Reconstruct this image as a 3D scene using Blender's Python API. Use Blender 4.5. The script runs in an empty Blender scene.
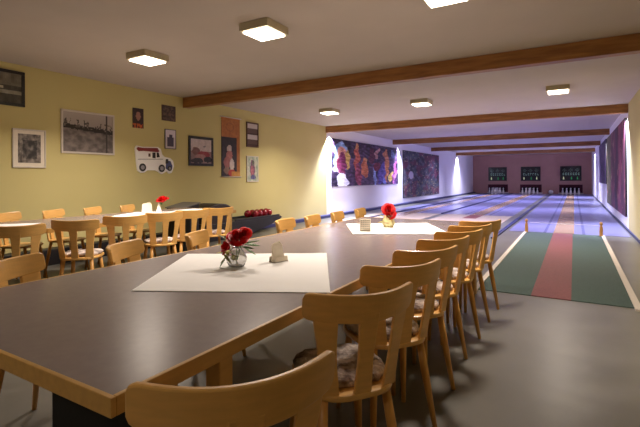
import bpy, bmesh, math, random
from mathutils import Vector, Matrix, noise
C = bpy.context.scene.collection
PI = math.pi
random.seed(7)

# ------------------------------------------------------------------ materials
def lin(c):
    return tuple(((x/255)/12.92 if x/255 <= .04045 else ((x/255+.055)/1.055)**2.4) for x in c)

def mat(name, rgb, rough=.5, metal=0, spec=.5, noise_amt=0, noise_scale=8, stretch=None, rgb2=None, bump=0, bump_scale=60, emit=None, strength=0, trans=0, coat=0):
    m = bpy.data.materials.new(name); m.use_nodes = True
    nt = m.node_tree; b = nt.nodes['Principled BSDF']
    c = lin(rgb) + (1,)
    b.inputs['Base Color'].default_value = c
    b.inputs['Roughness'].default_value = rough
    b.inputs['Metallic'].default_value = metal
    b.inputs['Specular IOR Level'].default_value = spec
    b.inputs['Transmission Weight'].default_value = trans
    b.inputs['Coat Weight'].default_value = coat
    if emit:
        b.inputs['Emission Color'].default_value = lin(emit) + (1,)
        b.inputs['Emission Strength'].default_value = strength
    if noise_amt or rgb2 or bump:
        tc = nt.nodes.new('ShaderNodeTexCoord')
        mp = nt.nodes.new('ShaderNodeMapping'); nt.links.new(tc.outputs['Object'], mp.inputs[0])
        if stretch: mp.inputs['Scale'].default_value = stretch
    if noise_amt or rgb2:
        n = nt.nodes.new('ShaderNodeTexNoise'); n.inputs['Scale'].default_value = noise_scale
        n.inputs['Detail'].default_value = 6
        nt.links.new(mp.outputs[0], n.inputs['Vector'])
        r = nt.nodes.new('ShaderNodeValToRGB')
        c2 = lin(rgb2)+(1,) if rgb2 else tuple(x*(1-noise_amt) for x in c[:3])+(1,)
        r.color_ramp.elements[0].position = .35; r.color_ramp.elements[1].position = .68
        r.color_ramp.elements[0].color = c2; r.color_ramp.elements[1].color = c
        nt.links.new(n.outputs[0], r.inputs[0]); nt.links.new(r.outputs[0], b.inputs['Base Color'])
    if bump:
        n2 = nt.nodes.new('ShaderNodeTexNoise'); n2.inputs['Scale'].default_value = bump_scale
        nt.links.new(mp.outputs[0], n2.inputs['Vector'])
        bp = nt.nodes.new('ShaderNodeBump'); bp.inputs['Strength'].default_value = bump
        bp.inputs['Distance'].default_value = .01
        nt.links.new(n2.outputs[0], bp.inputs['Height']); nt.links.new(bp.outputs[0], b.inputs['Normal'])
    return m

M = {}
M['chair'] = mat('beech wood', (222,172,98), .34, noise_amt=.12, noise_scale=5, stretch=(2,2,10), coat=.15)
M['chair_leg'] = mat('beech leg', (218,160,84), .36, noise_amt=.2, noise_scale=5, stretch=(14,14,2))
M['edge'] = mat('table edging wood', (198,154,84), .4, noise_amt=.15, noise_scale=6, stretch=(6,1.5,6))
M['top'] = mat('grey brown laminate', (128,116,115), .27, noise_amt=.08, noise_scale=30, bump=.02, bump_scale=300)
M['black'] = mat('black panel', (14,13,13), .6, noise_amt=.1)
M['fur'] = mat('mottled fur', (214,200,190), .95, rgb2=(96,78,72), noise_scale=16, bump=.8, bump_scale=70)
M['cloth'] = mat('white cloth', (238,236,233), .85, bump=.05, bump_scale=60, noise_amt=.02)
M['beam'] = mat('beam wood', (168,116,64), .5, rgb2=(134,88,44), noise_scale=4, stretch=(.6,5,5))
M['ceil'] = mat('ceiling plaster', (200,190,181), .9, noise_amt=.04, noise_scale=2)
M['farwall'] = mat('old rose wall', (190,146,134), .8, noise_amt=.08, noise_scale=2)
M['rear'] = mat('rear wall', (196,176,120), .9, noise_amt=.05)
M['rail'] = mat('navy rail', (58,62,108), .4, noise_amt=.1)
M['skirt'] = mat('black skirting', (22,20,24), .5, noise_amt=.1)
M['tan'] = mat('tan lane', (160,132,112), .25, noise_amt=.15, noise_scale=2, stretch=(1,.2,1))
M['groove'] = mat('groove blue', (84,84,128), .4, noise_amt=.1)
M['lane'] = mat('grey lane lit blue', (118,118,160), .28, noise_amt=.08, noise_scale=2)  # light grey floor with the blue lane lighting put into its colour
M['green'] = mat('green carpet', (58,80,74), .8, rgb2=(50,70,64), noise_scale=40, bump=.3, bump_scale=300)
M['redc'] = mat('dark red carpet', (122,64,66), .75, rgb2=(106,56,58), noise_scale=40, bump=.3, bump_scale=300)
M['beige'] = mat('beige runup', (168,152,132), .5, noise_amt=.08)
M['border'] = mat('pale border strip', (206,196,184), .5, noise_amt=.05)
M['peg'] = mat('peg wood', (190,140,80), .4, noise_amt=.2)
M['cord'] = mat('white cord', (230,230,235), .6, noise_amt=.02)
M['lampbox'] = mat('lamp housing', (196,186,160), .5, noise_amt=.03)
M['diff'] = mat('lamp diffuser', (255,250,240), .5, emit=(255,238,214), strength=9)
M['dark'] = mat('dark plastic', (34,34,42), .45, noise_amt=.1)
M['hood'] = mat('brown leatherette', (52,42,42), .5, noise_amt=.2, noise_scale=20)
M['greypan'] = mat('grey panel', (120,118,116), .4, noise_amt=.05)
M['ball'] = mat('red ball', (178,30,48), .2, rgb2=(110,14,34), noise_scale=9)
M['rose'] = mat('red rose petal', (236,48,48), .5, rgb2=(206,24,30), noise_scale=20)
M['leaf'] = mat('green leaf', (70,120,66), .5, rgb2=(120,150,80), noise_scale=14)
M['pleaf'] = mat('yellow blossom', (220,205,130), .6, rgb2=(180,180,110), noise_scale=20)
M['glass'] = mat('glass', (245,245,245), .06, trans=.85, noise_amt=0)
M['yglass'] = mat('pale yellow glass', (238,226,170), .15, trans=.35, noise_amt=.05)
M['napkin'] = mat('cream napkin', (232,222,204), .85, noise_amt=.06, noise_scale=30)
M['holder'] = mat('holder metal', (150,140,128), .35, metal=.6, noise_amt=.05)
M['white'] = mat('white glaze', (240,236,230), .3, noise_amt=.02)
M['pin'] = mat('white pin', (235,232,228), .3, noise_amt=.02, emit=None)
M['pit'] = mat('pit black', (16,12,16), .8, noise_amt=.1)
M['curtain'] = mat('maroon curtain', (96,30,46), .8, rgb2=(50,14,24), noise_scale=8, stretch=(12,1,1))
M['board'] = mat('score board', (8,12,12), .3, noise_amt=.1)
M['led'] = mat('dim led', (150,190,170), .5, emit=(150,200,180), strength=.12)
M['gled'] = mat('green led', (40,170,90), .5, emit=(40,190,90), strength=.18)
M['yled'] = mat('yellow led', (230,240,190), .5, emit=(225,240,190), strength=.5)
M['fblack'] = mat('frame black', (22,18,18), .35, noise_amt=.1)
M['fsilver'] = mat('frame silver', (214,206,196), .4, noise_amt=.05)
M['fbrown'] = mat('frame brown', (84,52,34), .5, noise_amt=.2)
M['carwhite'] = mat('van white', (246,244,240), .4, noise_amt=.02)
M['carred'] = mat('van roof red', (140,40,36), .5, noise_amt=.1)
M['tyre'] = mat('tyre dark', (40,38,40), .6, noise_amt=.1)
M['hub'] = mat('hub grey', (150,146,150), .4, noise_amt=.1)
M['vblue'] = mat('fender blue', (70,80,130), .5, noise_amt=.2)

def floor_mat():
    m = mat('grey linoleum', (104,102,96), .34, rgb2=(94,92,86), noise_scale=1.6, bump=.03, bump_scale=25)
    return m
M['floor'] = floor_mat()

def wall_mat():
    m = bpy.data.materials.new('painted wall'); m.use_nodes = True
    nt = m.node_tree; b = nt.nodes['Principled BSDF']; b.inputs['Roughness'].default_value = .85
    g = nt.nodes.new('ShaderNodeNewGeometry'); s = nt.nodes.new('ShaderNodeSeparateXYZ')
    nt.links.new(g.outputs['Position'], s.inputs[0])
    mt = nt.nodes.new('ShaderNodeMath'); mt.operation = 'GREATER_THAN'; mt.inputs[1].default_value = 12.35
    nt.links.new(s.outputs['Y'], mt.inputs[0])
    n = nt.nodes.new('ShaderNodeTexNoise'); n.inputs['Scale'].default_value = 1.3; nt.links.new(g.outputs['Position'], n.inputs['Vector'])
    r = nt.nodes.new('ShaderNodeValToRGB')
    r.color_ramp.elements[0].color = lin((202,190,130))+(1,); r.color_ramp.elements[1].color = lin((210,198,138))+(1,)
    nt.links.new(n.outputs[0], r.inputs[0])
    mx = nt.nodes.new('ShaderNodeMix'); mx.data_type = 'RGBA'
    nt.links.new(mt.outputs[0], mx.inputs[0]); nt.links.new(r.outputs[0], mx.inputs[6])
    mx.inputs[7].default_value = lin((242,240,244))+(1,)
    nt.links.new(mx.outputs[2], b.inputs['Base Color'])
    return m
M['wall'] = wall_mat()

def paint_mat():
    m = bpy.data.materials.new('painted picture'); m.use_nodes = True
    nt = m.node_tree; b = nt.nodes['Principled BSDF']; b.inputs['Roughness'].default_value = .5
    a = nt.nodes.new('ShaderNodeVertexColor'); a.layer_name = 'Col'
    nt.links.new(a.outputs[0], b.inputs['Base Color'])
    return m
M['paint'] = paint_mat()

# ------------------------------------------------------------------ helpers
def obj(name, bm, m, parent=None, smooth=False, bevel=0, seg=2):
    me = bpy.data.meshes.new(name)
    bmesh.ops.recalc_face_normals(bm, faces=bm.faces)
    bm.to_mesh(me); bm.free()
    me.materials.append(M[m] if isinstance(m, str) else m)
    if smooth:
        for p in me.polygons: p.use_smooth = True
    o = bpy.data.objects.new(name, me); C.objects.link(o)
    if parent: o.parent = parent
    if bevel:
        md = o.modifiers.new('bevel', 'BEVEL'); md.width = bevel; md.segments = seg; md.limit_method = 'ANGLE'
        md.angle_limit = math.radians(40)
    return o

def tag(o, label=None, cat=None, group=None, kind=None):
    if label: o['label'] = label
    if cat: o['category'] = cat
    if group: o['group'] = group
    if kind: o['kind'] = kind
    return o

def thing(name, label, cat, loc=(0,0,0), rz=0, group=None):
    o = bpy.data.objects.new(name, None); C.objects.link(o)
    o.empty_display_size = .1
    o.location = loc; o.rotation_euler = (0,0,rz)
    return tag(o, label, cat, group)

def dup(root, loc, rz, label, group=None):
    r = root.copy(); C.objects.link(r); r.location = loc; r.rotation_euler = (0,0,rz)
    r['label'] = label
    if group: r['group'] = group
    for ch in list(root.children):
        c = ch.copy(); C.objects.link(c); c.parent = r
        for g in list(ch.children):
            d = g.copy(); C.objects.link(d); d.parent = c
    return r

def box(bm, x0, x1, y0, y1, z0, z1):
    vs = [bm.verts.new(p) for p in ((x0,y0,z0),(x1,y0,z0),(x1,y1,z0),(x0,y1,z0),(x0,y0,z1),(x1,y0,z1),(x1,y1,z1),(x0,y1,z1))]
    for f in ((0,3,2,1),(4,5,6,7),(0,1,5,4),(1,2,6,5),(2,3,7,6),(3,0,4,7)): bm.faces.new([vs[i] for i in f])
    return bm

def bx(*a): return box(bmesh.new(), *a)

def tube(bm, a, b, ra, rb, n=12, mid=None):
    a = Vector(a); b = Vector(b); d = (b-a).normalized()
    s = d.orthogonal().normalized(); t = d.cross(s)
    st = [(0,ra),(1,rb)] if mid is None else [(0,ra),(mid[0],mid[1]),(1,rb)]
    rings = []
    for k, r in st:
        c = a.lerp(b, k)
        rings.append([bm.verts.new(c + (s*math.cos(i*2*PI/n)+t*math.sin(i*2*PI/n))*r) for i in range(n)])
    for p, q in zip(rings, rings[1:]):
        for i in range(n): bm.faces.new((p[i], p[(i+1)%n], q[(i+1)%n], q[i]))
    bm.faces.new(rings[0][::-1]); bm.faces.new(rings[-1])
    return bm

def lathe(bm, prof, n=20, c=(0,0,0)):
    rings = []
    for r, z in prof:
        rings.append([bm.verts.new((c[0]+r*math.cos(i*2*PI/n), c[1]+r*math.sin(i*2*PI/n), c[2]+z)) for i in range(n)])
    for p, q in zip(rings, rings[1:]):
        for i in range(n): bm.faces.new((p[i], p[(i+1)%n], q[(i+1)%n], q[i]))
    bm.faces.new(rings[0][::-1]); bm.faces.new(rings[-1])
    return bm

def prism(bm, poly, f):      # poly list of 2D pts; f(p, side) -> 3D
    a = [bm.verts.new(f(p, 0)) for p in poly]; b = [bm.verts.new(f(p, 1)) for p in poly]
    n = len(poly)
    bm.faces.new(a[::-1]); bm.faces.new(b)
    for i in range(n): bm.faces.new((a[i], a[(i+1)%n], b[(i+1)%n], b[i]))
    return bm

XL, XR, ZC, ZB = -7.03, 1.10, 2.99, 2.78
YB, Y0 = 36.3, -3.2
BEAMS = [6.29, 12.29, 18.37, 24.44, 30.46]

# ------------------------------------------------------------------ setting
def struct(name, bm, m, **k): return tag(obj(name, bm, m, **k), kind='structure')
struct('floor', bx(XL-.2, XR+.2, Y0-.2, YB+.9, -.2, 0), 'floor')
struct('ceiling', bx(XL-.2, XR+.2, Y0-.2, YB+.9, ZC, ZC+.2), 'ceil')
struct('wall_left', bx(XL-.2, XL, Y0-.2, YB+.9, 0, ZC), 'wall')
struct('wall_right', bx(XR, XR+.2, Y0-.2, YB+.9, 0, ZC), 'wall')
struct('wall_rear', bx(XL, XR, Y0-.2, Y0, 0, ZC), 'rear')
for i, y in enumerate(BEAMS):
    struct('trim_%d' % (i+1), bx(XL, XR, y, y+.16, ZB, ZC), 'beam', bevel=.008)
# far wall with three pin openings
LC = [-5.17, -2.83, -.2]
bm = bmesh.new()
xs = [XL]
for c in LC: xs += [c-.74, c+.74]
xs.append(XR)
for a in range(0, 8, 2): box(bm, xs[a], xs[a+1], YB, YB+.15, 0, ZC)
for c in LC: box(bm, c-.74, c+.74, YB, YB+.15, .72, ZC)
struct('wall_far', bm, 'farwall')
# black skirting and navy rail along the left wall
struct('baseboard_left', bx(XL, XL+.22, Y0, 6.1, 0, .24), 'skirt', bevel=.01)
bm = bmesh.new(); box(bm, XL, XL+.16, 6.1, YB, 0, .09)
struct('baseboard_far_left', bm, 'rail', bevel=.01)
struct('baseboard_right', bx(XR-.02, XR, 3, YB, 0, .06), 'rail')

# ------------------------------------------------------------------ lanes
def lane(cx, y0, label):
    t = thing('bowling_lane', label, 'bowling lane', (cx, y0, 0), 0, 'bowling lanes side by side')
    L = YB + .8 - y0
    w = 1.24 if cx > -1 else 1.1
    obj('lane_surface', bx(-w if cx < -4 else -1.2 if cx<-1 else -1.15, 1.1 if cx < -1 else 1.24, 0, L, .001, .006), 'lane', t)
    obj('center_strip', bx(-.21, .2, 0, L, .006, .011), 'tan', t)
    for s in (-1, 1):
        obj('gutter_line', bx(s*.385-.03, s*.385+.03, 0, L, .006, .0085), 'groove', t)
    return t
lane(LC[2], 11.2, 'bowling lane at the right, beyond the green and red carpet')
lane(LC[1], 15.3, 'bowling lane in the middle, leading to the central pin pit')
lane(LC[0], 15.3, 'bowling lane nearest the mural wall at the left')
for x, y, l in ((-1.47, 9.6, 'long dark navy ball return rail between right and middle lanes'), (-4.02, 15.3, 'dark navy rail on the floor between middle and left lanes'), (-5.66, 9.2, 'dark navy rail nearest the left mural wall')):
    yy = 15.3 if x == -4.02 else y
    t = thing('ball_rail', l, 'rail', (x, yy, 0), 0, 'ball rails between the lanes')
    z0 = .0065 if yy > 15 else 0
    Lr = YB-.3-yy
    obj('rail_bar', bx(-.04, -.015, 0, Lr, .0065, .035), 'rail', t)
    obj('rail_bar', bx(.015, .04, 0, Lr, .0065, .035), 'rail', t)
    obj('rail_bed', bx(-.04, .04, 0, Lr, .0065, .018), 'rail', t)

t = thing('runup_carpet', 'green run-up carpet with a dark red centre strip and pale borders', 'carpet', (-.225, 5.2, 0))
obj('carpet_field', bx(-.73, -.185, 0, 5.97, 0, .008), 'green', t)
obj('carpet_field', bx(.195, .73, 0, 5.97, 0, .008), 'green', t)
obj('center_strip', bx(-.185, .195, 0, 5.97, 0, .009), 'redc', t)
for s in (-1, 1):
    obj('border_strip', bx(s*.76-.03, s*.76+.03, -.1, 5.97, 0, .02), 'border', t)
for c, l in ((LC[1], 'beige run-up floor of the middle lane with a red strip'), (LC[0], 'beige run-up floor of the left lane')):
    t = thing('runup_carpet', l, 'carpet', (c, 9.4, 0))
    obj('carpet_field', bx(-1.0, -.2, 0, 5.88, 0, .008), 'beige', t)
    obj('carpet_field', bx(.2, 1.1, 0, 5.88, 0, .008), 'beige', t)
    obj('center_strip', bx(-.2, .2, 4.5, 5.88, 0, .009), 'redc' if c > -4 else 'tan', t)
    obj('carpet_field', bx(-.2, .2, 0, 4.5, 0, .0085), 'beige', t)
def peg(x, y, label):
    t = thing('lane_post', label, 'post', (x, y, .0), 0)
    obj('post_body', lathe(bmesh.new(), [(.036,0.0),(.036,.02),(.032,.03),(.035,.12),(.03,.2),(.02,.225),(.02,.24)]), 'peg', t, smooth=True, bevel=.002)
    obj('post_head', lathe(bmesh.new(), [(.018,.236),(.028,.25),(.031,.275),(.027,.3),(.014,.315)]), 'peg', t, smooth=True)
peg(-.96, 11.12, 'short turned wooden post at left corner of green carpet')
peg(.5, 11.05, 'short turned wooden post at right corner of green carpet')
tag(obj('barrier_cord', tube(bmesh.new(), (-.885,11.12,.235), (.455,11.05,.235), .005, .005, 6), 'cord'), 'thin white cord stretched between the two wooden posts', 'cord')

# pin pits, pins, boards
for i, c in enumerate(LC):
    side = ('left', 'middle', 'right')[i]
    t = thing('pin_pit', 'dark pin pit with maroon side curtains, %s of three' % side, 'pin pit', (c, YB, 0), 0, 'pin pits in the far wall')
    bm = bmesh.new()
    obj('pit_back', bx(-.74, .74, .78, .8, .02, .9), 'pit', t)
    obj('pit_side', bx(-.74, -.72, .15, .78, .012, .72), 'pit', t)
    obj('pit_side', bx(.72, .74, .15, .78, .012, .72), 'pit', t)
    obj('pit_roof', bx(-.72, .72, .15, .78, .72, .74), 'pit', t)
    for s in (-1, 1):
        bm = prism(bmesh.new(), [(s*.72,.03),(s*.72,.70),(s*.5,.70),(s*.6,.03)], lambda p, k: (p[0], .05+k*.04, p[1]))
        obj('curtain', bm, 'curtain', t)
    bm = bmesh.new(); nn = 36
    for a in range(nn):
        x0 = -.5+a/nn; x1 = x0+1/nn
        za = .5+.03*math.sin(a*1.7)
        box(bm, x0, x1, .05+.01*math.sin(a*1.3), .08+.01*math.sin(a*1.3), za, .70)
    obj('fringe', bm, 'curtain', t)
    b = bx(-.8, .8, -.05, 0, .01, .1); obj('pit_sill', b, 'border', t, bevel=.01)
    obj('pit_lintel', bx(-.76, .76, -.02, 0, .70, .76), 'farwall', t)
    # score board
    w = .64
    t = thing('score_board', 'black score board with lit pin display above %s pin pit' % side, 'score board', (c+.0, YB-.001, .98), 0, 'score boards on the far wall')
    obj('board_panel', bx(-w, w, -.08, 0, 0, 1.04), 'board', t, bevel=.01)
    obj('board_rim', box(box(bx(-w-.03, -w, -.09, 0, -.03, 1.07), w, w+.03, -.09, 0, -.03, 1.07), -w, w, -.09, 0, 1.04, 1.07), 'fblack', t)
    bm = bmesh.new()
    for q in range(3):
        cx = -.4+q*.4
        for (dx, dz) in ((0,.1),(-.055,.05),(.055,.05),(-.11,0),(0,0),(.11,0),(-.055,-.05),(.055,-.05),(0,-.1)):
            lathe(bm, [(.014,0),(.014,.012)], 8)
            for v in bm.verts[:][-16:]:
                x, y, z = v.co; v.co = (cx+dx+x, -.08-z, .78+dz+y)
    ob = obj('pin_lights', bm, 'led', t); ob['kind'] = 'stuff'
    bm = bmesh.new()
    for q in range(7):
        x = -.5+q*.16
        for s2 in (0, 1):
            if random.random() < .75: box(bm, x, x+.09, -.088, -.08, .42+.12*s2, .46+.12*s2)
        box(bm, x, x+.02, -.088, -.08, .42, .56)
    obj('number_row', bm, 'led', t)['kind'] = 'stuff'
    for q, (dx, m_) in enumerate(((-.45,'yled'), (.05,'gled'), (.42,'yled' if i == 1 else 'gled'))):
        obj('signal_light', lathe(bmesh.new(), [(.03,0),(.045,.03),(.03,.14),(.02,.2)], 10, (dx,-.1,.1)), m_, t)
pin_prof = [(.028,0),(.034,.01),(.05,.12),(.05,.16),(.036,.24),(.022,.29),(.024,.31),(.034,.345),(.034,.365),(.022,.392),(.006,.4)]
pm = None
rows = [(0,'front'),(-1,'second'),(1,'second'),(-2,'third'),(0,'middle'),(2,'third'),(-1,'fourth'),(1,'fourth'),(0,'back')]
yy = [0,1,1,2,2,2,3,3,4]
for i, c in enumerate(LC):
    for j, (dx, nm) in enumerate(rows):
        if pm is None:
            pm = obj('bowling_pin', lathe(bmesh.new(), [(r*1.3, z*1.15) for r, z in pin_prof], 14), 'pin', smooth=True); o = pm
        else: o = pm.copy(); C.objects.link(o)
        o.location = (c+dx*.25, YB-1.3+yy[j]*.3, .0115)
        o.location.z = .0115 if abs(dx*.25) < .2 else .0065
        sd = ' left' if dx < 0 else ' right' if dx > 0 else ''
        tag(o, 'white bowling pin%s in the %s row on the %s lane' % (sd, nm, ('left', 'middle', 'right')[i]), 'bowling pin', 'bowling pins at the lane ends')
tag(obj('bowling_ball', lathe(bmesh.new(), [(.012+.15*math.sin(a*PI/12), .15-.15*math.cos(a*PI/12)) for a in range(0,13)], 20, (-1.47, YB-.22, 0.0)), 'white', smooth=True), 'pale ball at far wall between middle and right pin pits', 'ball')

def area(name, loc, sx, sy, power, col, rot=(0,0,0), spread=180):
    l = bpy.data.lights.new(name, 'AREA'); l.shape = 'RECTANGLE'; l.size = sx; l.size_y = sy
    l.energy = power; l.color = col; l.spread = math.radians(spread)
    o = bpy.data.objects.new(name, l); C.objects.link(o); o.location = loc; o.rotation_euler = rot
    return o
# ------------------------------------------------------------------ lamps
def lamp(x, y, label, pw=74):
    t = thing('ceiling_lamp', label, 'ceiling lamp', (x, y, ZC), 0, 'square ceiling lamps')
    a, b = .195, .165
    area('lamp_light', (x, y, ZC-.112), .3, .3, pw, (1,.87,.75), spread=138)
    bm = bmesh.new(); box(bm, -a, a, -a, a, -.085, 0); obj('housing', bm, 'lampbox', t, bevel=.006)
    bm = bmesh.new()
    box(bm, -b, b, -b, b, -.105, -.0855); obj('diffuser', bm, 'diff', t, bevel=.004)
    return t
lamp(-4.98, 3.85, 'square ceiling lamp above left dining table, left of the front row')
lamp(-2.95, 3.8, 'square ceiling lamp above large table, middle of the front row')
lamp(-.98, 3.85, 'square ceiling lamp cut off by the top edge of the photo', 56)
lamp(-5.2, 9.3, 'square ceiling lamp near second beam, left of the back row')
lamp(-2.88, 9.3, 'square ceiling lamp before second beam, middle of the back row')
lamp(-.25, 9.3, 'square ceiling lamp before second beam, right of the back row')
lamp(-3.6, -1.6, 'unseen square ceiling lamp added as fill behind the camera', 14)  # out of view, added as weak fill on the chair backs
lamp(-.9, -1.6, 'unseen square ceiling lamp added as fill behind the camera, nearer the right wall', 14)  # second added fill lamp, also out of view

def spot(name, loc, target, power, col, ang, blend=.3, r=.03):
    l = bpy.data.lights.new(name, 'SPOT'); l.energy = power; l.color = col; l.spot_size = math.radians(ang)
    l.spot_blend = blend; l.shadow_soft_size = r
    o = bpy.data.objects.new(name, l); C.objects.link(o); o.location = loc
    o.rotation_euler = (Vector(target)-Vector(loc)).to_track_quat('-Z', 'Y').to_euler()
    return o
BL = (.66, .63, 1.0)
for i, y in enumerate(BEAMS[1:]):
    area('beam_light', ((XL+XR)/2, y+.28, 2.86), 6.6, .12, 350, BL, spread=132)
for k, y, p in ((0,12.53,1500),(0,18.98,900),(0,30.75,1000),(1,12.53,900),(1,19.6,600),(1,25.25,600),(1,30.75,600)):
    xx, tx = ((XL+.16, XL+.02), (XR-.16, XR-.02))[k]
    spot('wall_spot', (xx, y, 2.80), (tx, y, 0), p, (.80,.85,1), 84, .6)

# ------------------------------------------------------------------ chairs
TILT = math.tan(math.radians(11))
def by(z): return -.20 - (z-.46)*TILT           # back plane (y) at height z
SAG = .092; HW = .233
def crest_bm():
    bm = bmesh.new(); n = 32; h = HW; T = .02
    cols = []
    for i in range(n+1):
        q = -1+2*i/n; q = math.copysign(1-(1-abs(q))**1.25, q); x = h*q
        e = 1-abs(q); r = .11
        cut = 0 if e > r else .026*(1-math.sqrt(max(0, 1-((r-e)/r)**2)))
        zt = .874-cut+.010*q*q; zb = .774+cut-.012*(1-q*q)+.006*q*q
        yc = SAG*q*q; nx_ = -2*SAG*q/h; l = math.hypot(1, nx_); ox, oy = nx_*T/2/l, T/2/l
        cols.append([bm.verts.new((x+sg*ox, by(z)+yc+sg*oy, z)) for z, sg in ((zb,-1),(zt,-1),(zt,1),(zb,1))])
    for a, b in zip(cols, cols[1:]):
        for k in range(4): bm.faces.new((a[k], a[(k+1)%4], b[(k+1)%4], b[k]))
    bm.faces.new(cols[0][::-1]); bm.faces.new(cols[-1])
    return bm
def slat_bm(s):
    bm = bmesh.new(); n = 10; T = .018; cols = []
    for i in range(n+1):
        f = i/n; z = .47+f*.33
        w = .033+.006*math.cos(f*PI*2)*.5+.005*f*f
        cx = s*(.128+.032*f); yc = SAG*(cx/HW)**2
        slope = 2*SAG*cx/HW/HW
        cols.append([bm.verts.new(p) for p in ((cx-w, by(z)+yc-slope*w-T/2, z),(cx+w, by(z)+yc+slope*w-T/2, z),(cx+w, by(z)+yc+slope*w+T/2, z),(cx-w, by(z)+yc-slope*w+T/2, z))])
    for a, b in zip(cols, cols[1:]):
        for k in range(4): bm.faces.new((a[k], a[(k+1)%4], b[(k+1)%4], b[k]))
    bm.faces.new(cols[0][::-1]); bm.faces.new(cols[-1])
    return bm
def seat_outline(k=1.0):
    pts = []
    for i in range(48):
        a = i*2*PI/48; c, s = math.cos(a), math.sin(a)
        x = math.copysign(abs(c)**.6, c)*(.197 + .012*s); y = math.copysign(abs(s)**.8, s)*.207
        pts.append((x*k, y*k))
    return pts
def seat_bm(): return prism(bmesh.new(), seat_outline(), lambda p, k: (p[0], p[1]-.01, .455+k*.026))
def pad_bm():
    bm = bmesh.new(); rings = []
    for k, z in ((.84,.4815),(.92,.487),(.94,.503),(.88,.517),(.6,.523),(.25,.521)):
        ring = []
        for i, p in enumerate(seat_outline(k)):
            j = 1+.012*math.sin(i*2.3+z*400)
            ring.append(bm.verts.new((p[0]*j, p[1]*j*.93+.012, z+.003*math.sin(i*1.9+k*20) if k not in (.84,) else z)))
        rings.append(ring)
    for p, q in zip(rings, rings[1:]):
        for i in range(48): bm.faces.new((p[i], p[(i+1)%48], q[(i+1)%48], q[i]))
    bm.faces.new(rings[0][::-1]); bm.faces.new(rings[-1])
    return bm
def make_chair():
    t = thing('dining_chair', 'x', 'chair')
    obj('seat', seat_bm(), 'chair', t, bevel=.008)
    obj('crest_rail', crest_bm(), 'chair', t, bevel=.006)
    for s in (-1, 0, 1): obj('back_slat', slat_bm(s), 'chair', t, bevel=.004)
    for sx in (-1, 1):
        for sy in (-1, 1):
            bm = tube(bmesh.new(), (sx*.135, sy*.13-.01, .457), (sx*.182, sy*.2-.01, 0), .019, .0125, 12, (.35, .0205))
            obj('leg', bm, 'chair_leg', t, smooth=True)
    return t
chair0 = make_chair(); used = [False]
pad0 = obj('seat_pad', pad_bm(), 'fur', smooth=True); padused = [False]
def place_chair(cx, cy, ang, label, group, pad=None):
    """cx, cy: middle of the crest rail on the floor plan; ang: direction of the rail in degrees"""
    rz = math.radians(ang)
    off = -by(.85)-SAG
    f = (-math.sin(rz), math.cos(rz))
    x, y = cx+f[0]*off, cy+f[1]*off
    if not used[0]:
        chair0.location = (x, y, 0); chair0.rotation_euler = (0,0,rz); tag(chair0, label, None, group); used[0] = True
    else: dup(chair0, (x, y, 0), rz, label, group)
    if pad:
        if not padused[0]: p = pad0; padused[0] = True
        else: p = pad0.copy(); C.objects.link(p)
        p.location = (x, y, 0); p.rotation_euler = (0,0,rz)
        tag(p, pad, 'seat pad', 'fur seat pads on the chairs')
ORD = ['first', 'second', 'third', 'fourth', 'fifth', 'sixth', 'seventh', 'eighth']
KC = .896
RIGHT = [(x*KC, y*KC, a) for x, y, a in [(-.738,.838,52),(-.80,1.686,52),(-.834,2.305,53),(-.86,2.846,54),(-.885,3.392,56),(-.885,3.91,52),(-.89,4.42,50),(-.885,4.92,45)]]
for i, (x, y, a) in enumerate(RIGHT):
    l = 'wooden dining chair at right side of large table, %s from the camera' % ORD[i]
    if i == 0: l = 'nearest wooden dining chair, only its curved top rail in the photo'
    if i == 7: l = 'wooden dining chair at right side of large table, farthest, beside the bowling carpet'
    place_chair(x, y, a, l, 'chairs on the right of the large table', 'mottled fur seat pad on %s chair in the right-hand row' % ORD[i])
LEFT = [(45,-2.64,1.335),(144,-2.63,1.99),(208,-2.62,2.61),(297,-2.53,3.80),(322,-2.52,4.31),(345,-2.51,4.88),(368,-2.5,5.52)]
for i, (u, x, y) in enumerate(LEFT):
    a = 120 if i < 3 else 104
    cx = x - .24*math.cos(math.radians(a)); cy = y - .24*math.sin(math.radians(a))
    l = 'wooden dining chair facing large table from its left side, %s from the camera' % ORD[i]
    if i < 3: place_chair(cx, cy, a+180, l, 'chairs on the left of the large table', 'mottled fur seat pad on %s chair left of the large table' % ORD[i])
    else: place_chair(cx-.02, cy, a+180, l, 'chairs on the left of the large table')
NEAR2 = [(x*KC, y*KC, a) for x, y, a in [(-5.0,2.25,60),(-5.0,2.87,40),(-4.98,3.5,60),(-4.97,4.1,66),(-4.97,4.62,68),(-4.97,5.17,66)]]
for i, (x, y, a) in enumerate(NEAR2):
    place_chair(x, y, a, 'wooden chair at near side of table by yellow wall, %s from the left' % ORD[i], 'chairs at near side of the wall table', 'pale fur seat pad on %s near chair of the wall table' % ORD[i])
FAR2 = [(-6.16,2.68),(-6.16,3.24),(-6.16,3.80),(-6.16,4.38)]
for i, (x, y) in enumerate(FAR2):
    place_chair(x, y, 300, 'wooden chair between table and yellow wall, %s from the left' % ORD[i], 'chairs along the yellow wall')

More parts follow.
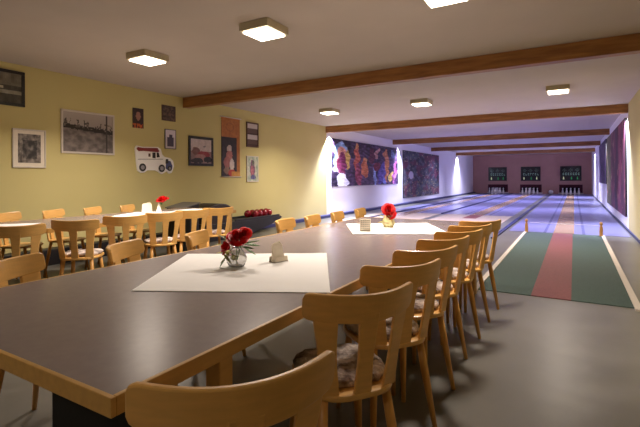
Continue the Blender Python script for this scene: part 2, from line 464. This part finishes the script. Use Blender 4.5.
# ------------------------------------------------------------------ tables
def table(x0, x1, y0, y1, label, peds, legs):
    t = thing('dining_table', label, 'table', ((x0+x1)/2, (y0+y1)/2, 0))
    w, l = (x1-x0)/2, (y1-y0)/2; e = .014; z1 = .79; z0 = .742
    obj('tabletop', bx(-w+e, w-e, -l+e, l-e, z0+.004, z1-.001), 'top', t)
    bm = bmesh.new()
    box(bm, -w, w, -l, -l+e, z0, z1); box(bm, -w, w, l-e, l, z0, z1)
    box(bm, -w, -w+e, -l+e, l-e, z0, z1); box(bm, w-e, w, -l+e, l-e, z0, z1)
    obj('edging', bm, 'edge', t, bevel=.002)
    cx, cy = (x0+x1)/2, (y0+y1)/2
    for a in peds: obj('pedestal', bx(a[0]-cx, a[1]-cx, a[2]-cy, a[3]-cy, 0, z0+.004), 'black', t, bevel=.004)
    for a in legs: obj('leg', bx(a[0]-.03-cx, a[0]+.03-cx, a[1]-.03-cy, a[1]+.03-cy, 0, z0+.004), 'edge', t, bevel=.004)
    return t
table(-2.35, -.928, .612, 5.1, 'large grey-topped dining table with honey wood edges', [(-1.62,-1.13,.84,.96),(-1.9,-1.3,4.6,4.72)], [(-.97,1.01),(-2.3,5.0),(-.97,5.0),(-2.3,.9)])
table(-5.9, -4.7, .8, 5.3, 'grey-topped dining table along the yellow wall', [(-5.4,-5.0,4.5,4.6),(-5.4,-5.0,1.5,1.6)], [(-4.76,.9),(-5.84,.9),(-4.76,5.2),(-5.84,5.2)])

def cloth(quad, label, z=.7905):
    quad = [(x*.927, y*.927) for x, y in quad]
    bm = bmesh.new(); n = 16; T = .0025
    def P(u, v):
        a = Vector(quad[0]).lerp(Vector(quad[1]), u); b = Vector(quad[3]).lerp(Vector(quad[2]), u)
        return a.lerp(b, v)
    for side in (0, 1):
        g = [[bm.verts.new((*P(i/n, j/n), z+T*side+(0.0008*math.sin(i*1.3)*math.sin(j*.9) if side else 0))) for j in range(n+1)] for i in range(n+1)]
        for i in range(n):
            for j in range(n): bm.faces.new((g[i][j], g[i+1][j], g[i+1][j+1], g[i][j+1]))
        if side == 0: g0 = g
    rim = [(i, 0) for i in range(n)]+[(n, j) for j in range(n)]+[(i, n) for i in range(n, 0, -1)]+[(0, j) for j in range(n, 0, -1)]
    for k in range(len(rim)):
        a, b = rim[k], rim[(k+1) % len(rim)]
        bm.faces.new((g0[a[0]][a[1]], g0[b[0]][b[1]], g[b[0]][b[1]], g[a[0]][a[1]]))
    return tag(obj('tablecloth', bm, 'cloth', smooth=False), label, 'tablecloth', 'white square cloths on the tables')
cloth([(-1.87,1.345),(-1.003,1.79),(-1.55,2.715),(-2.42,2.2)], 'square white cloth under the rose vase, nearest on the large table')
cloth([(-1.85,3.76),(-1.02,4.2),(-1.52,5.1),(-2.33,4.55)], 'square white cloth on the far part of the large table')
cloth([(-5.8,1.75),(-5.2,2.1),(-5.75,2.86),(-6.2,2.45)], 'white cloth at the left end of the wall table')
cloth([(-5.75,3.7),(-5.25,4.1),(-5.75,5.0),(-6.2,4.55)], 'white cloth under napkin holder on the wall table')
cloth([(-5.95,5.1),(-5.4,5.1),(-5.5,5.6),(-5.98,5.58)], 'small white cloth at the far end of the wall table')

# ------------------------------------------------------------------ things on the tables
def rose_bm(R=.05, seed=1):
    rnd = random.Random(seed); bm = bmesh.new()
    def petal(rad, ang, w, h, open_, c0=-.01):
        nu, nv = 6, 5; g = []
        for i in range(nu+1):
            u = -1+2*i/nu; row = []
            for j in range(nv+1):
                v = j/nv
                a = ang+u*w*(.55+.45*math.sin(v*PI*.6))
                rr = rad*(.35+.65*v)+open_*v**2.4*(1-.25*u*u)
                z = c0+h*v*(1-.18*u*u)-open_*.55*v**4
                row.append(bm.verts.new((rr*math.cos(a), rr*math.sin(a), z)))
            g.append(row)
        for i in range(nu):
            for j in range(nv): bm.faces.new((g[i][j], g[i+1][j], g[i+1][j+1], g[i][j+1]))
    for k, (rad, n, w, h, op) in enumerate(((.12,2,1.7,.95,0),(.28,3,1.2,1.0,.03),(.45,4,.95,.98,.12),(.62,5,.8,.85,.3),(.75,6,.72,.66,.45))):
        for i in range(n): petal(rad*R, k*.8+i*2*PI/n+rnd.random()*.3, w, h*R*1.1, op*R)
    bmesh.ops.solidify(bm, geom=bm.faces[:], thickness=.0012)
    return bm
def leaf_bm(a, b, w, droop=.01):
    bm = bmesh.new(); n = 8; a = Vector(a); b = Vector(b)
    d = b-a; s = d.cross(Vector((0,0,1))).normalized()
    L = []; 
    for i in range(n+1):
        f = i/n; c = a+d*f-Vector((0,0,droop*f*f)); ww = w*math.sin(PI*min(1,f*.96+.04))**.8
        L.append([bm.verts.new(c-s*ww), bm.verts.new(c+Vector((0,0,-ww*.35))), bm.verts.new(c+s*ww)])
    for p, q in zip(L, L[1:]):
        for k in range(2): bm.faces.new((p[k], p[k+1], q[k+1], q[k]))
    bmesh.ops.solidify(bm, geom=bm.faces[:], thickness=.001)
    return bm
def xf(bm, mtx): bmesh.ops.transform(bm, matrix=mtx, verts=bm.verts[:]); return bm
TZ = .7932
KT = .927
# near vase: tilted glass globe with a big rose
t = thing('rose_vase', 'small glass globe vase with big red rose on the near white cloth', 'vase', (-1.80*KT, 2.03*KT, TZ), 0); t.scale = (1.3,)*3
gl = lathe(bmesh.new(), [(.018,0),(.034,.004),(.044,.022),(.046,.04),(.038,.06),(.024,.078),(.021,.088),(.019,.086),(.021,.077),(.035,.058),(.043,.04),(.041,.022),(.03,.007),(.01,.005)], 28)
obj('globe_vase', gl, 'glass', t, smooth=True)
obj('rose_bloom', xf(rose_bm(.043, 3), Matrix.Translation((0.006,.0,.122)) @ Matrix.Rotation(.7, 4, Vector((.75,.66,0)))), 'rose', t, smooth=True)
obj('rose_bloom', xf(rose_bm(.034, 5), Matrix.Translation((-.026,-.03,.088)) @ Matrix.Rotation(1.0, 4, 'X') @ Matrix.Rotation(-.6, 4, 'Y')), 'rose', t, smooth=True)
obj('rose_bloom', xf(rose_bm(.03, 9), Matrix.Translation((.032,.016,.145)) @ Matrix.Rotation(.8, 4, Vector((.75,.66,0)))), 'rose', t, smooth=True)
for k, p in enumerate([((.0,0,.01),(0,0,.13)), ((.008,0,.01),(-.03,-.02,.09)), ((-.006,.004,.012),(.03,.01,.15))]):
    obj('stem', tube(bmesh.new(), p[0], p[1], .0025, .002, 6), 'leaf', t)
for a, b, w, m_ in (((.02,.02,.1),(.085,.06,.10),.022,'leaf'),((.03,.02,.08),(.07,.05,.06),.018,'leaf'),((.01,.01,.1),(.095,.05,.125),.016,'leaf'),((.02,0,.09),(.075,.03,.09),.018,'leaf'),((-.02,-.01,.09),(-.085,-.05,.11),.014,'pleaf'),((-.02,-.02,.06),(-.06,-.04,.025),.016,'pleaf'),((-.01,.0,.1),(-.07,-.05,.155),.016,'leaf'),((-.02,-.01,.07),(-.075,-.05,.07),.02,'pleaf'),((-.03,-.03,.05),(-.05,-.055,.01),.018,'leaf'),((.0,-.035,.02),(-.035,-.05,.075),.018,'pleaf'),((-.02,-.03,.05),(-.05,-.03,.09),.012,'pleaf'),((.0,-.02,.03),(.02,-.04,.07),.014,'pleaf')):
    obj('leaf', leaf_bm(a, b, w), m_, t, smooth=True)
# far vase
t = thing('rose_vase', 'pale yellow vase with red rose on the far white cloth', 'vase', (-1.76*KT, 4.46*KT, TZ), 0); t.scale = (1.15,)*3
obj('vase_body', lathe(bmesh.new(), [(.03,0),(.04,.004),(.056,.03),(.058,.05),(.045,.08),(.03,.1),(.032,.11),(.024,.11),(.02,.1)], 24), 'yglass', t, smooth=True)
obj('rose_bloom', xf(rose_bm(.054, 4), Matrix.Translation((0,0,.15)) @ Matrix.Rotation(1.0, 4, Vector((.9,.4,0)))), 'rose', t, smooth=True)
obj('rose_bloom', xf(rose_bm(.046, 6), Matrix.Translation((.025,-.0,.105)) @ Matrix.Rotation(.9, 4, 'X')), 'rose', t, smooth=True)
obj('stem', tube(bmesh.new(), (0,0,.06), (0,0,.17), .003, .003, 6), 'leaf', t)
for a, b, w in (((-.02,0,.09),(-.08,-.04,.12),.02),((.02,0,.08),(.07,.0,.1),.02),((-.01,-.03,.06),(-.08,-.06,.05),.02)):
    obj('leaf', leaf_bm(a, b, w), 'pleaf', t, smooth=True)
# wall table vase
t = thing('rose_vase', 'white cone vase with red flower on the wall table', 'vase', (-5.72*KT, 4.62*KT, TZ), 0)
obj('vase_body', lathe(bmesh.new(), [(.045,0),(.046,.01),(.03,.06),(.014,.12),(.012,.15),(.008,.15)], 20), 'white', t, smooth=True)
obj('rose_bloom', xf(rose_bm(.085, 2), Matrix.Translation((.0,.07,.165)) @ Matrix.Rotation(.3, 4, 'X')), 'rose', t, smooth=True)
obj('stem', tube(bmesh.new(), (0,.0,.14), (0,.065,.17), .003, .003, 6), 'leaf', t)
for a, b, w in (((0,.02,.15),(.06,.0,.13),.02),((0,.04,.15),(-.06,.1,.14),.02)): obj('leaf', leaf_bm(a, b, w), 'leaf', t, smooth=True)

def napkin_holder(loc, rz, s, label, m_='napkin', lean=.12):
    t = thing('napkin_holder', label, 'napkin holder', loc, rz)
    w, h = .048*s, .098*s
    obj('base', bx(-w, w, -.026*s, .026*s, 0, .005), 'holder', t, bevel=.002)
    for k in (-1, 1):
        pl = [(-w*.95,.004),(w*.95,.004),(w*.9,h*.3),(-w*.9,h*.3)]
        obj('side_plate', prism(bmesh.new(), pl, lambda p, q: (p[0], k*(.023*s+q*.0015), p[1])), m_, t)
    for j in range(6):
        y = (-.019+j*.0066)*s; x = (j-2.5)*.003*s
        pl = [(-w*.92+x,.006),(w*.92+x,.006),(w*.7+x*2,h*.85),(w*.35+x*2,h*(1.0+.05*(j%3))),(-w*.6+x*2,h*(.94+.06*(j%2)))]
        obj('napkin', prism(bmesh.new(), pl, lambda p, q: (p[0]+lean*p[1], y*(1-.25*p[1]/h)+q*.0035*s, p[1])), m_, t)
    return t
napkin_holder((-1.67*KT, 2.29*KT, TZ), math.radians(76), 1.12, 'napkin holder with cream napkins beside the near rose vase', lean=-.15)
napkin_holder((-5.86*KT, 4.5*KT, TZ), math.radians(55), 1.45, 'napkin holder with white napkins on the wall table', lean=0)
# small upright card with a printed grid
t = thing('card_stand', 'small upright card with dark dot grid on far white cloth', 'card stand', (-1.83*KT, 4.0*KT, TZ), math.radians(30))
obj('stand_foot', bx(-.05, .05, -.02, .02, 0, .006), 'holder', t, bevel=.002)
obj('card', bx(-.052, .052, -.006, .006, .006, .118), 'napkin', t, bevel=.003)
bm = bmesh.new()
for a in range(5):
    for b in range(5):
        x = -.036+a*.018; z = .028+b*.018
        box(bm, x-.005, x+.005, -.0075, -.006, z-.004, z+.004)
obj('printed_grid', bm, 'holder', t)

# ------------------------------------------------------------------ ball return and console
t = thing('ball_return', 'dark ball return with rounded hood and pointed tray by yellow wall', 'ball return', (-6.62, 6.3, 0), 0)
prof = [(.0,.0),(.75,0),(.95,.13),(1.9,.13),(2.35,.24),(2.72,.32),(2.76,.37),(2.6,.41),(.8,.41),(0,.41)]
prof = [(.0,.0),(1.35,0),(1.7,.08),(2.15,.17),(2.52,.27),(2.62,.31),(2.56,.355),(.8,.36),(0,.36)]
obj('tray_body', prism(bmesh.new(), prof, lambda p, k: (-.25+k*.5, p[0], p[1])), 'dark', t, bevel=.02)
hp = [(0,.36)]+[(.37-.37*math.cos(a*PI/12), .58+.19*math.sin(a*PI/12)**.7 if 0 < a < 12 else .58) for a in range(13)]+[(.74,.36)]
obj('hood', prism(bmesh.new(), hp, lambda p, k: (-.25+k*.5, p[0]+.02, p[1])), 'hood', t, bevel=.02)
bm = bmesh.new()
box(bm, -.25, -.22, .85, 2.5, .35, .40); box(bm, .22, .25, .85, 2.5, .35, .40)
obj('tray_rail', bm, 'dark', t, bevel=.008)
b0 = None
for i in range(9):
    r = i % 2; k = i//2
    if b0 is None:
        b0 = obj('bowling_ball', lathe(bmesh.new(), [(max(.001,.088*math.sin(a*PI/14)), .088-.088*math.cos(a*PI/14)) for a in range(15)], 22), 'ball', smooth=True); o = b0
    else: o = b0.copy(); C.objects.link(o)
    o.location = (-6.62-.1+r*.2, 7.98+k*.178+r*.02, .3615); o.rotation_euler = (0,0,i*.7)
    tag(o, 'red bowling ball on the dark ball return, %s pair from the left, %s side' % (ORD[k], ('wall','room')[r]) if i < 8 else 'red bowling ball on ball return, at its right end', 'ball', 'red balls on the ball return')
t = thing('control_console', 'dark console with sloping grey top beside the ball return', 'console', (-6.65, 5.74, 0), 0)
obj('cabinet', prism(bmesh.new(), [(.0,0),(.42,0),(.42,.80),(0,.72)], lambda p, k: (-.24+k*.46, p[0], p[1])), 'dark', t, bevel=.01)
obj('sloping_top', prism(bmesh.new(), [(-.02,.722),(.44,.806),(.44,.825),(-.02,.74)], lambda p, k: (-.26+k*.5, p[0], p[1])), 'greypan', t, bevel=.004)

# ------------------------------------------------------------------ pictures
def picture(name, label, cat, x, ya, yb, za, zb, fn, nx, nz, frame=None, fw=.03, side='L', group=None, mat_w=0, th=.025):
    """flat picture on a side wall; ya..yb along the wall, fn(u, v) -> sRGB with u left to right, v bottom to top"""
    sg = 1 if side == 'L' else -1
    t = thing(name, label, cat, (x, (ya+yb)/2, za), 0, group)
    w = (yb-ya)/2; h = zb-za
    def P(u, v, d): return (sg*d, (-w+2*w*u)*sg, h*v)
    def slab(u0, u1, v0, v1, d0, d1):
        a = P(u0, v0, d0); b = P(u1, v1, d1)
        return bx(min(a[0],b[0]), max(a[0],b[0]), min(a[1],b[1]), max(a[1],b[1]), min(a[2],b[2]), max(a[2],b[2]))
    fu, fv = (fw/(2*w), fw/h) if frame else (0, 0)
    if frame:
        bm = bmesh.new()
        for q in ((0,1,0,fv),(0,1,1-fv,1),(0,fu,fv,1-fv),(1-fu,1,fv,1-fv)):
            a = P(q[0], q[2], 0.001); b = P(q[1], q[3], th)
            box(bm, min(a[0],b[0]), max(a[0],b[0]), min(a[1],b[1]), max(a[1],b[1]), min(a[2],b[2]), max(a[2],b[2]))
        obj('frame', bm, frame, t, bevel=.003)
    d = th*.6 if frame else th
    obj('backing', slab(fu, 1-fu, fv, 1-fv, .001, d-.001), 'napkin' if mat_w else 'fblack', t)
    bm = bmesh.new(); cl = bm.loops.layers.float_color.new('Col')
    mu, mv = mat_w/(2*w), mat_w/h
    u0, u1, v0, v1 = fu+mu, 1-fu-mu, fv+mv, 1-fv-mv
    if mat_w:
        pass
    g = [[bm.verts.new(P(u0+(u1-u0)*i/nx, v0+(v1-v0)*j/nz, d+(.002 if mat_w else 0))) for j in range(nz+1)] for i in range(nx+1)]
    for i in range(nx):
        for j in range(nz):
            f = bm.faces.new((g[i][j], g[i+1][j], g[i+1][j+1], g[i][j+1]))
            c = lin(tuple(max(0, min(255, q)) for q in fn((i+.5)/nx, (j+.5)/nz)))+(1,)
            for l in f.loops: l[cl] = c
    bmesh.ops.recalc_face_normals(bm, faces=bm.faces)
    obj('painted_surface' , bm, 'paint', t)
    return t
def nz_(x, y, s=0): return noise.noise(Vector((x, y, s)))
def fbm(x, y, s=0): return nz_(x, y, s)+.5*nz_(x*2.1, y*2.1, s+5)+.25*nz_(x*4.3, y*4.3, s+9)
def mixc(a, b, t): t = max(0, min(1, t)); return tuple(p+(q-p)*t for p, q in zip(a, b))
def blobs(bg, items, ns=8, amt=26, seed=0, warp=.03):
    """items: (cx, cy, rx, ry, colour, lean)"""
    def fn(u, v):
        uu = u+warp*nz_(u*7, v*7, seed+2); vv = v+warp*nz_(u*7, v*7, seed+4)
        c = bg(u, v)
        for cx, cy, rx, ry, col, lean in items:
            dx = (uu-cx-lean*(vv-cy))/rx; dy = (vv-cy)/ry
            if dx*dx+dy*dy < 1: c = col
        n = fbm(u*ns, v*ns, seed)*amt
        return tuple(q+n for q in c)
    return fn
# mural one
P1b = lambda u, v: mixc((34,22,48), (96,70,110), .5+fbm(u*9, v*3, 1))
P1i = [(.1,.62,.085,.34,(128,160,206),.0),(.11,.55,.06,.30,(222,160,140),.0),(.12,.48,.045,.26,(124,44,84),.0),(.05,.36,.04,.05,(214,210,224),0),
       (.115,.12,.055,.16,(232,228,240),.0),(.15,.09,.05,.09,(224,222,238),0),(.17,.6,.02,.2,(206,170,90),.0),
       (.31,.62,.045,.28,(190,96,70),.05),(.31,.9,.03,.07,(210,150,90),0),(.33,.25,.05,.24,(150,60,88),.0),(.42,.42,.035,.24,(206,120,70),0),(.44,.62,.025,.05,(224,170,110),0),
       (.53,.72,.05,.2,(92,28,54),0),(.62,.78,.035,.14,(190,140,130),.1),(.57,.25,.03,.26,(150,170,226),-.05),(.60,.45,.06,.1,(120,30,50),0),
       (.7,.3,.06,.30,(84,70,150),.1),(.77,.68,.035,.26,(200,130,90),-.05),(.79,.35,.03,.3,(190,120,70),.05),(.74,.1,.03,.1,(110,120,200),0),
       (.86,.2,.03,.14,(206,180,90),.1),(.93,.35,.03,.32,(170,80,150),.08),(.95,.2,.025,.2,(214,150,200),.1),(.9,.82,.04,.12,(96,110,150),0),(.96,.08,.03,.07,(110,60,130),0)]
picture('mural', 'wide purple mural of tall figures on left white wall, nearer one', 'mural', XL, 12.66, 18.93, 1.0, 2.63, blobs(P1b, P1i, 22, 62, 3, .045), 132, 64, side='L', th=.04)
def P2f(u, v):
    n = fbm(u*13, v*11, 20); m2 = fbm(u*6, v*5, 33)
    c = mixc((44,40,58), (104,104,120), .4+n*1.3)
    if m2 > .18: c = mixc(c, (112,44,70), .75)
    if m2 < -.28: c = mixc(c, (70,96,100), .6)
    k = fbm(u*26, v*20, 50)
    if k > .52: c = (176,164,140)
    if v < .35 and k < -.3: c = mixc(c, (160,140,96), .7)
    if (u-.18)**2/.0036+(v-.48)**2/.0070 < 1: c = (208,200,216)
    return c
picture('mural', 'dark multicoloured crowded mural on left white wall, farther one', 'mural', XL, 19.67, 25.96, .3, 2.6, P2f, 110, 64, side='L', th=.04)
def Rf(u, v):
    n = fbm(u*7, v*2.2, 70)
    c = mixc((66,20,44), (146,66,96), .45+n)
    if u < .32: c = mixc((70,72,44), (110,98,66), .5+n)
    if fbm(u*18, v*9, 80) > .5: c = (170,120,110)
    if abs(u-.62+.05*math.sin(v*7)) < .05: c = mixc(c, (60,30,70), .7)
    return c
picture('mural', 'large maroon mural on the right wall, nearer one', 'mural', XR, 12.62, 19.3, .32, 2.70, Rf, 90, 60, side='R', th=.04)
picture('mural', 'dark purple mural on the right wall, farther one', 'mural', XR, 19.85, 25.0, 1.0, 2.74, lambda u, v: mixc((40,26,70), (96,60,110), .45+fbm(u*7, v*6, 90)), 50, 30, side='R', th=.04)

def p0(u, v):
    c = (112,106,90) if v > .6 else (70,66,56)
    if .3 < v < .42: c = (150,146,128)
    if abs(v-.5) < .06 and u < .5: c = (190,184,160)
    return tuple(q+fbm(u*6, v*6, 11)*24 for q in c)
picture('framed_picture', 'black-framed picture cut off at the top left corner', 'picture', XL, 2.72, 3.28, 2.37, 2.885, p0, 24, 24, 'fblack', .045)
picture('framed_picture', 'grey-white framed dark photograph, lowest at the far left', 'picture', XL, 3.11, 3.57, 1.475, 2.05, lambda u, v: mixc((40,34,32), (150,140,130), (.25 if .2 < u < .85 and .15 < v < .8 else .6)+fbm(u*5, v*5, 12)*.8), 24, 28, 'fsilver', .018, mat_w=.055)
def lunch(u, v):
    c = mixc((138,130,124), (176,166,158), v)
    if v < .58: c = mixc((92,84,80), (136,126,120), .5+fbm(u*8, v*8, 13))
    y = .60-.1*(u-.5)
    if abs(v-y+.03*nz_(u*20, 0, 3)) < .055: c = (38,32,30)
    if y < v < y+.2 and fbm(u*16, v*6, 14) > .12: c = mixc((52,44,42), (150,140,130), nz_(u*30, v*30, 2)+.4)
    if abs(u-.87) < .012: c = (60,54,52)
    return c
picture('framed_picture', 'wide grey framed black-and-white photograph on yellow wall', 'picture', XL, 3.8, 4.72, 1.72, 2.425, lunch, 60, 44, 'fsilver', .03)
picture('wall_card', 'small dark card with orange lower edge above the van sign', 'picture', XL, 5.1, 5.33, 2.25, 2.62, lambda u, v: (190,90,40) if v < .22 and fbm(u*8, v*8, 15) > -.2 else ((170,120,100) if (u-.5)**2/.05+(v-.6)**2/.05 < 1 else (50,30,26)), 16, 22, th=.01)
picture('wall_card', 'small brown landscape card near the first beam', 'picture', XL, 5.75, 6.09, 2.46, 2.77, lambda u, v: mixc((60,46,40), (112,88,74), .5+fbm(u*6, v*6, 16)), 18, 16, 'fbrown', .012, th=.015)
picture('framed_picture', 'small black-framed print with pale upper half above van sign right', 'picture', XL, 5.82, 6.1, 1.90, 2.295, lambda u, v: (216,206,216) if v > .6 and not (.35<u<.7 and v<.75) else ((70,60,80) if .2 < u < .8 and v > .1 else (206,196,200)), 16, 20, 'fblack', .012, th=.015)
hi = [(.25,.5,.2,.16,(124,84,74),0),(.62,.36,.3,.16,(150,56,62),0),(.45,.22,.28,.16,(176,132,128),0),(.3,.1,.3,.1,(40,34,36),0),(.8,.16,.2,.12,(30,28,34),0),(.65,.72,.05,.04,(120,110,120),0)]
picture('framed_picture', 'square black-framed picture of red cart on yellow wall', 'picture', XL, 6.43, 7.15, 1.575, 2.21, blobs(lambda u, v: (206,190,190) if v > .5 else (150,120,116), hi, 9, 18, 21), 34, 32, 'fblack', .055)
si = [(.5,.84,.25,.09,(150,96,30),0),(.5,.84,.17,.06,(196,122,36),0)]
def scroll(u, v):
    if v > .66 or u > .82: c = (172,104,34)
    else: c = (34,20,26)
    if (u-.45)**2/.05+(v-.84)**2/.006 < 1 and (u-.45)**2/.03+(v-.84)**2/.0035 > 1: c = (150,88,26)
    for cx, cy, rx, ry, k in ((.42,.47,.13,.07,(196,176,160)),(.42,.36,.17,.08,(176,110,100)),(.3,.24,.18,.1,(160,96,90)),(.55,.2,.12,.11,(210,196,190)),(.28,.1,.16,.06,(140,110,90)),(.55,.06,.2,.06,(180,60,50))):
        if u < .8 and ((u-cx)/rx)**2+((v-cy)/ry)**2 < 1: c = k
    if u > .55 and v < .08: c = (196,140,60)
    return tuple(q+fbm(u*8, v*16, 24)*16 for q in c)
t = picture('wall_scroll', 'tall orange and dark hanging poster scroll on yellow wall', 'poster', XL, 7.42, 8.06, 1.345, 2.735, scroll, 28, 60, th=.008)
for z in (-.012, 1.395):
    obj('scroll_rod', tube(bmesh.new(), (.014,-.36,z), (.014,.36,z), .012, .012, 10), 'fsilver', t, smooth=True)
picture('framed_picture', 'brown-framed pair of small views, upper right of the scroll', 'picture', XL, 8.3, 8.77, 2.085, 2.71, lambda u, v: ((206,196,190) if (v % .5) > .28 else (96,72,60)) if .06 < (v % .5) else (70,44,30), 20, 28, 'fbrown', .035)
picture('framed_picture', 'pale colourful framed print, lower right of the scroll', 'picture', XL, 8.3, 8.76, 1.21, 1.86, blobs(lambda u, v: mixc((150,170,150), (200,196,176), .5+fbm(u*5, v*5, 27)), [(.5,.5,.22,.4,(120,80,100),0),(.45,.4,.14,.25,(170,100,110),0),(.55,.75,.12,.1,(90,90,80),0),(.55,.15,.25,.1,(90,90,130),0)], 8, 30, 28), 22, 30, 'fsilver', .02)

# van shaped sign: outline in px of the photograph mapped to wall metres
t = thing('van_sign', 'white old delivery van shaped sign with red roof on yellow wall', 'sign', (XL, 5.58, 1.40), 0)
def V(pts): return [((p[0])*.9-.45, p[1]*.52) for p in pts]
def plate(nm, pts, m_, d0, d1): return obj(nm, prism(bmesh.new(), pts, lambda p, k: (d0+(d1-d0)*k, p[0], p[1])), m_, t)
body = V([(.0,.9),(.04,1.0),(.18,.97),(.56,1.0),(.64,.93),(.68,.72),(.74,.64),(.9,.6),(.97,.5),(1.0,.3),(.97,.16),(.93,.03),(.86,.0),(.80,.1),(.74,.04),(.66,-.02),(.58,.06),(.5,.12),(.3,.12),(.22,.04),(.14,.02),(.06,.1),(.04,.3),(.02,.6)])
plate('sign_plate', body, 'carwhite', .001, .03)
plate('roof', V([(.03,.88),(.06,.95),(.18,.93),(.55,.96),(.6,.84),(.56,.80),(.2,.82),(.08,.80)]), 'carred', .03, .034)
plate('window', V([(.42,.58),(.42,.78),(.5,.79),(.5,.57)]), 'tyre', .03, .033)
plate('window', V([(.53,.6),(.53,.79),(.58,.79),(.61,.62)]), 'tyre', .03, .033)
plate('window', V([(.32,.62),(.32,.74),(.37,.74),(.37,.62)]), 'fbrown', .03, .033)
plate('fender', V([(.76,.2),(.78,.42),(.84,.5),(.9,.48),(.95,.3),(.93,.14),(.86,.1)]), 'vblue', .03, .033)
plate('radiator', V([(.76,.38),(.77,.56),(.83,.56),(.84,.4)]), 'tyre', .033, .036)
plate('panel_stripe', V([(.06,.5),(.06,.52),(.7,.56),(.7,.54)]), 'greypan', .03, .032)
for cx, cz, r in ((.17,.22,.075),(.655,.2,.075),(.87,.2,.05)):
    c = V([(cx,cz)])[0]
    w_ = plate('wheel', [(c[0]+r*math.cos(a*PI/10), c[1]+r*math.sin(a*PI/10)) for a in range(20)], 'tyre', .034, .041)
    h_ = plate('hub', [(c[0]+r*.55*math.cos(a*PI/8), c[1]+r*.55*math.sin(a*PI/8)) for a in range(16)], 'hub', .041, .044)
    h_.parent = w_

# ------------------------------------------------------------------ camera
cam = bpy.data.cameras.new('camera'); co = bpy.data.objects.new('camera', cam); C.objects.link(co)
cam.sensor_width = 36; cam.lens = 430.34/640*36
cam.shift_y = (177.79-213.5)/640
cam.clip_start = .02; cam.clip_end = 200
co.matrix_world = Matrix.Translation((0,0,1.3)) @ Matrix.Rotation(.533, 4, 'Z') @ Matrix.Rotation(PI/2, 4, 'X') @ Matrix.Rotation(-.0056, 4, 'Z')
S = bpy.context.scene; S.camera = co
w = bpy.data.worlds.new('World'); S.world = w; w.use_nodes = True
w.node_tree.nodes['Background'].inputs[0].default_value = (.02,.02,.025,1)
S.view_settings.view_transform = 'Standard'; S.view_settings.look = 'None'
S.view_settings.exposure = 0; S.view_settings.gamma = 1
S.cycles.use_denoising = True
S.cycles.max_bounces = 10; S.cycles.diffuse_bounces = 6
S.cycles.sample_clamp_indirect = 6
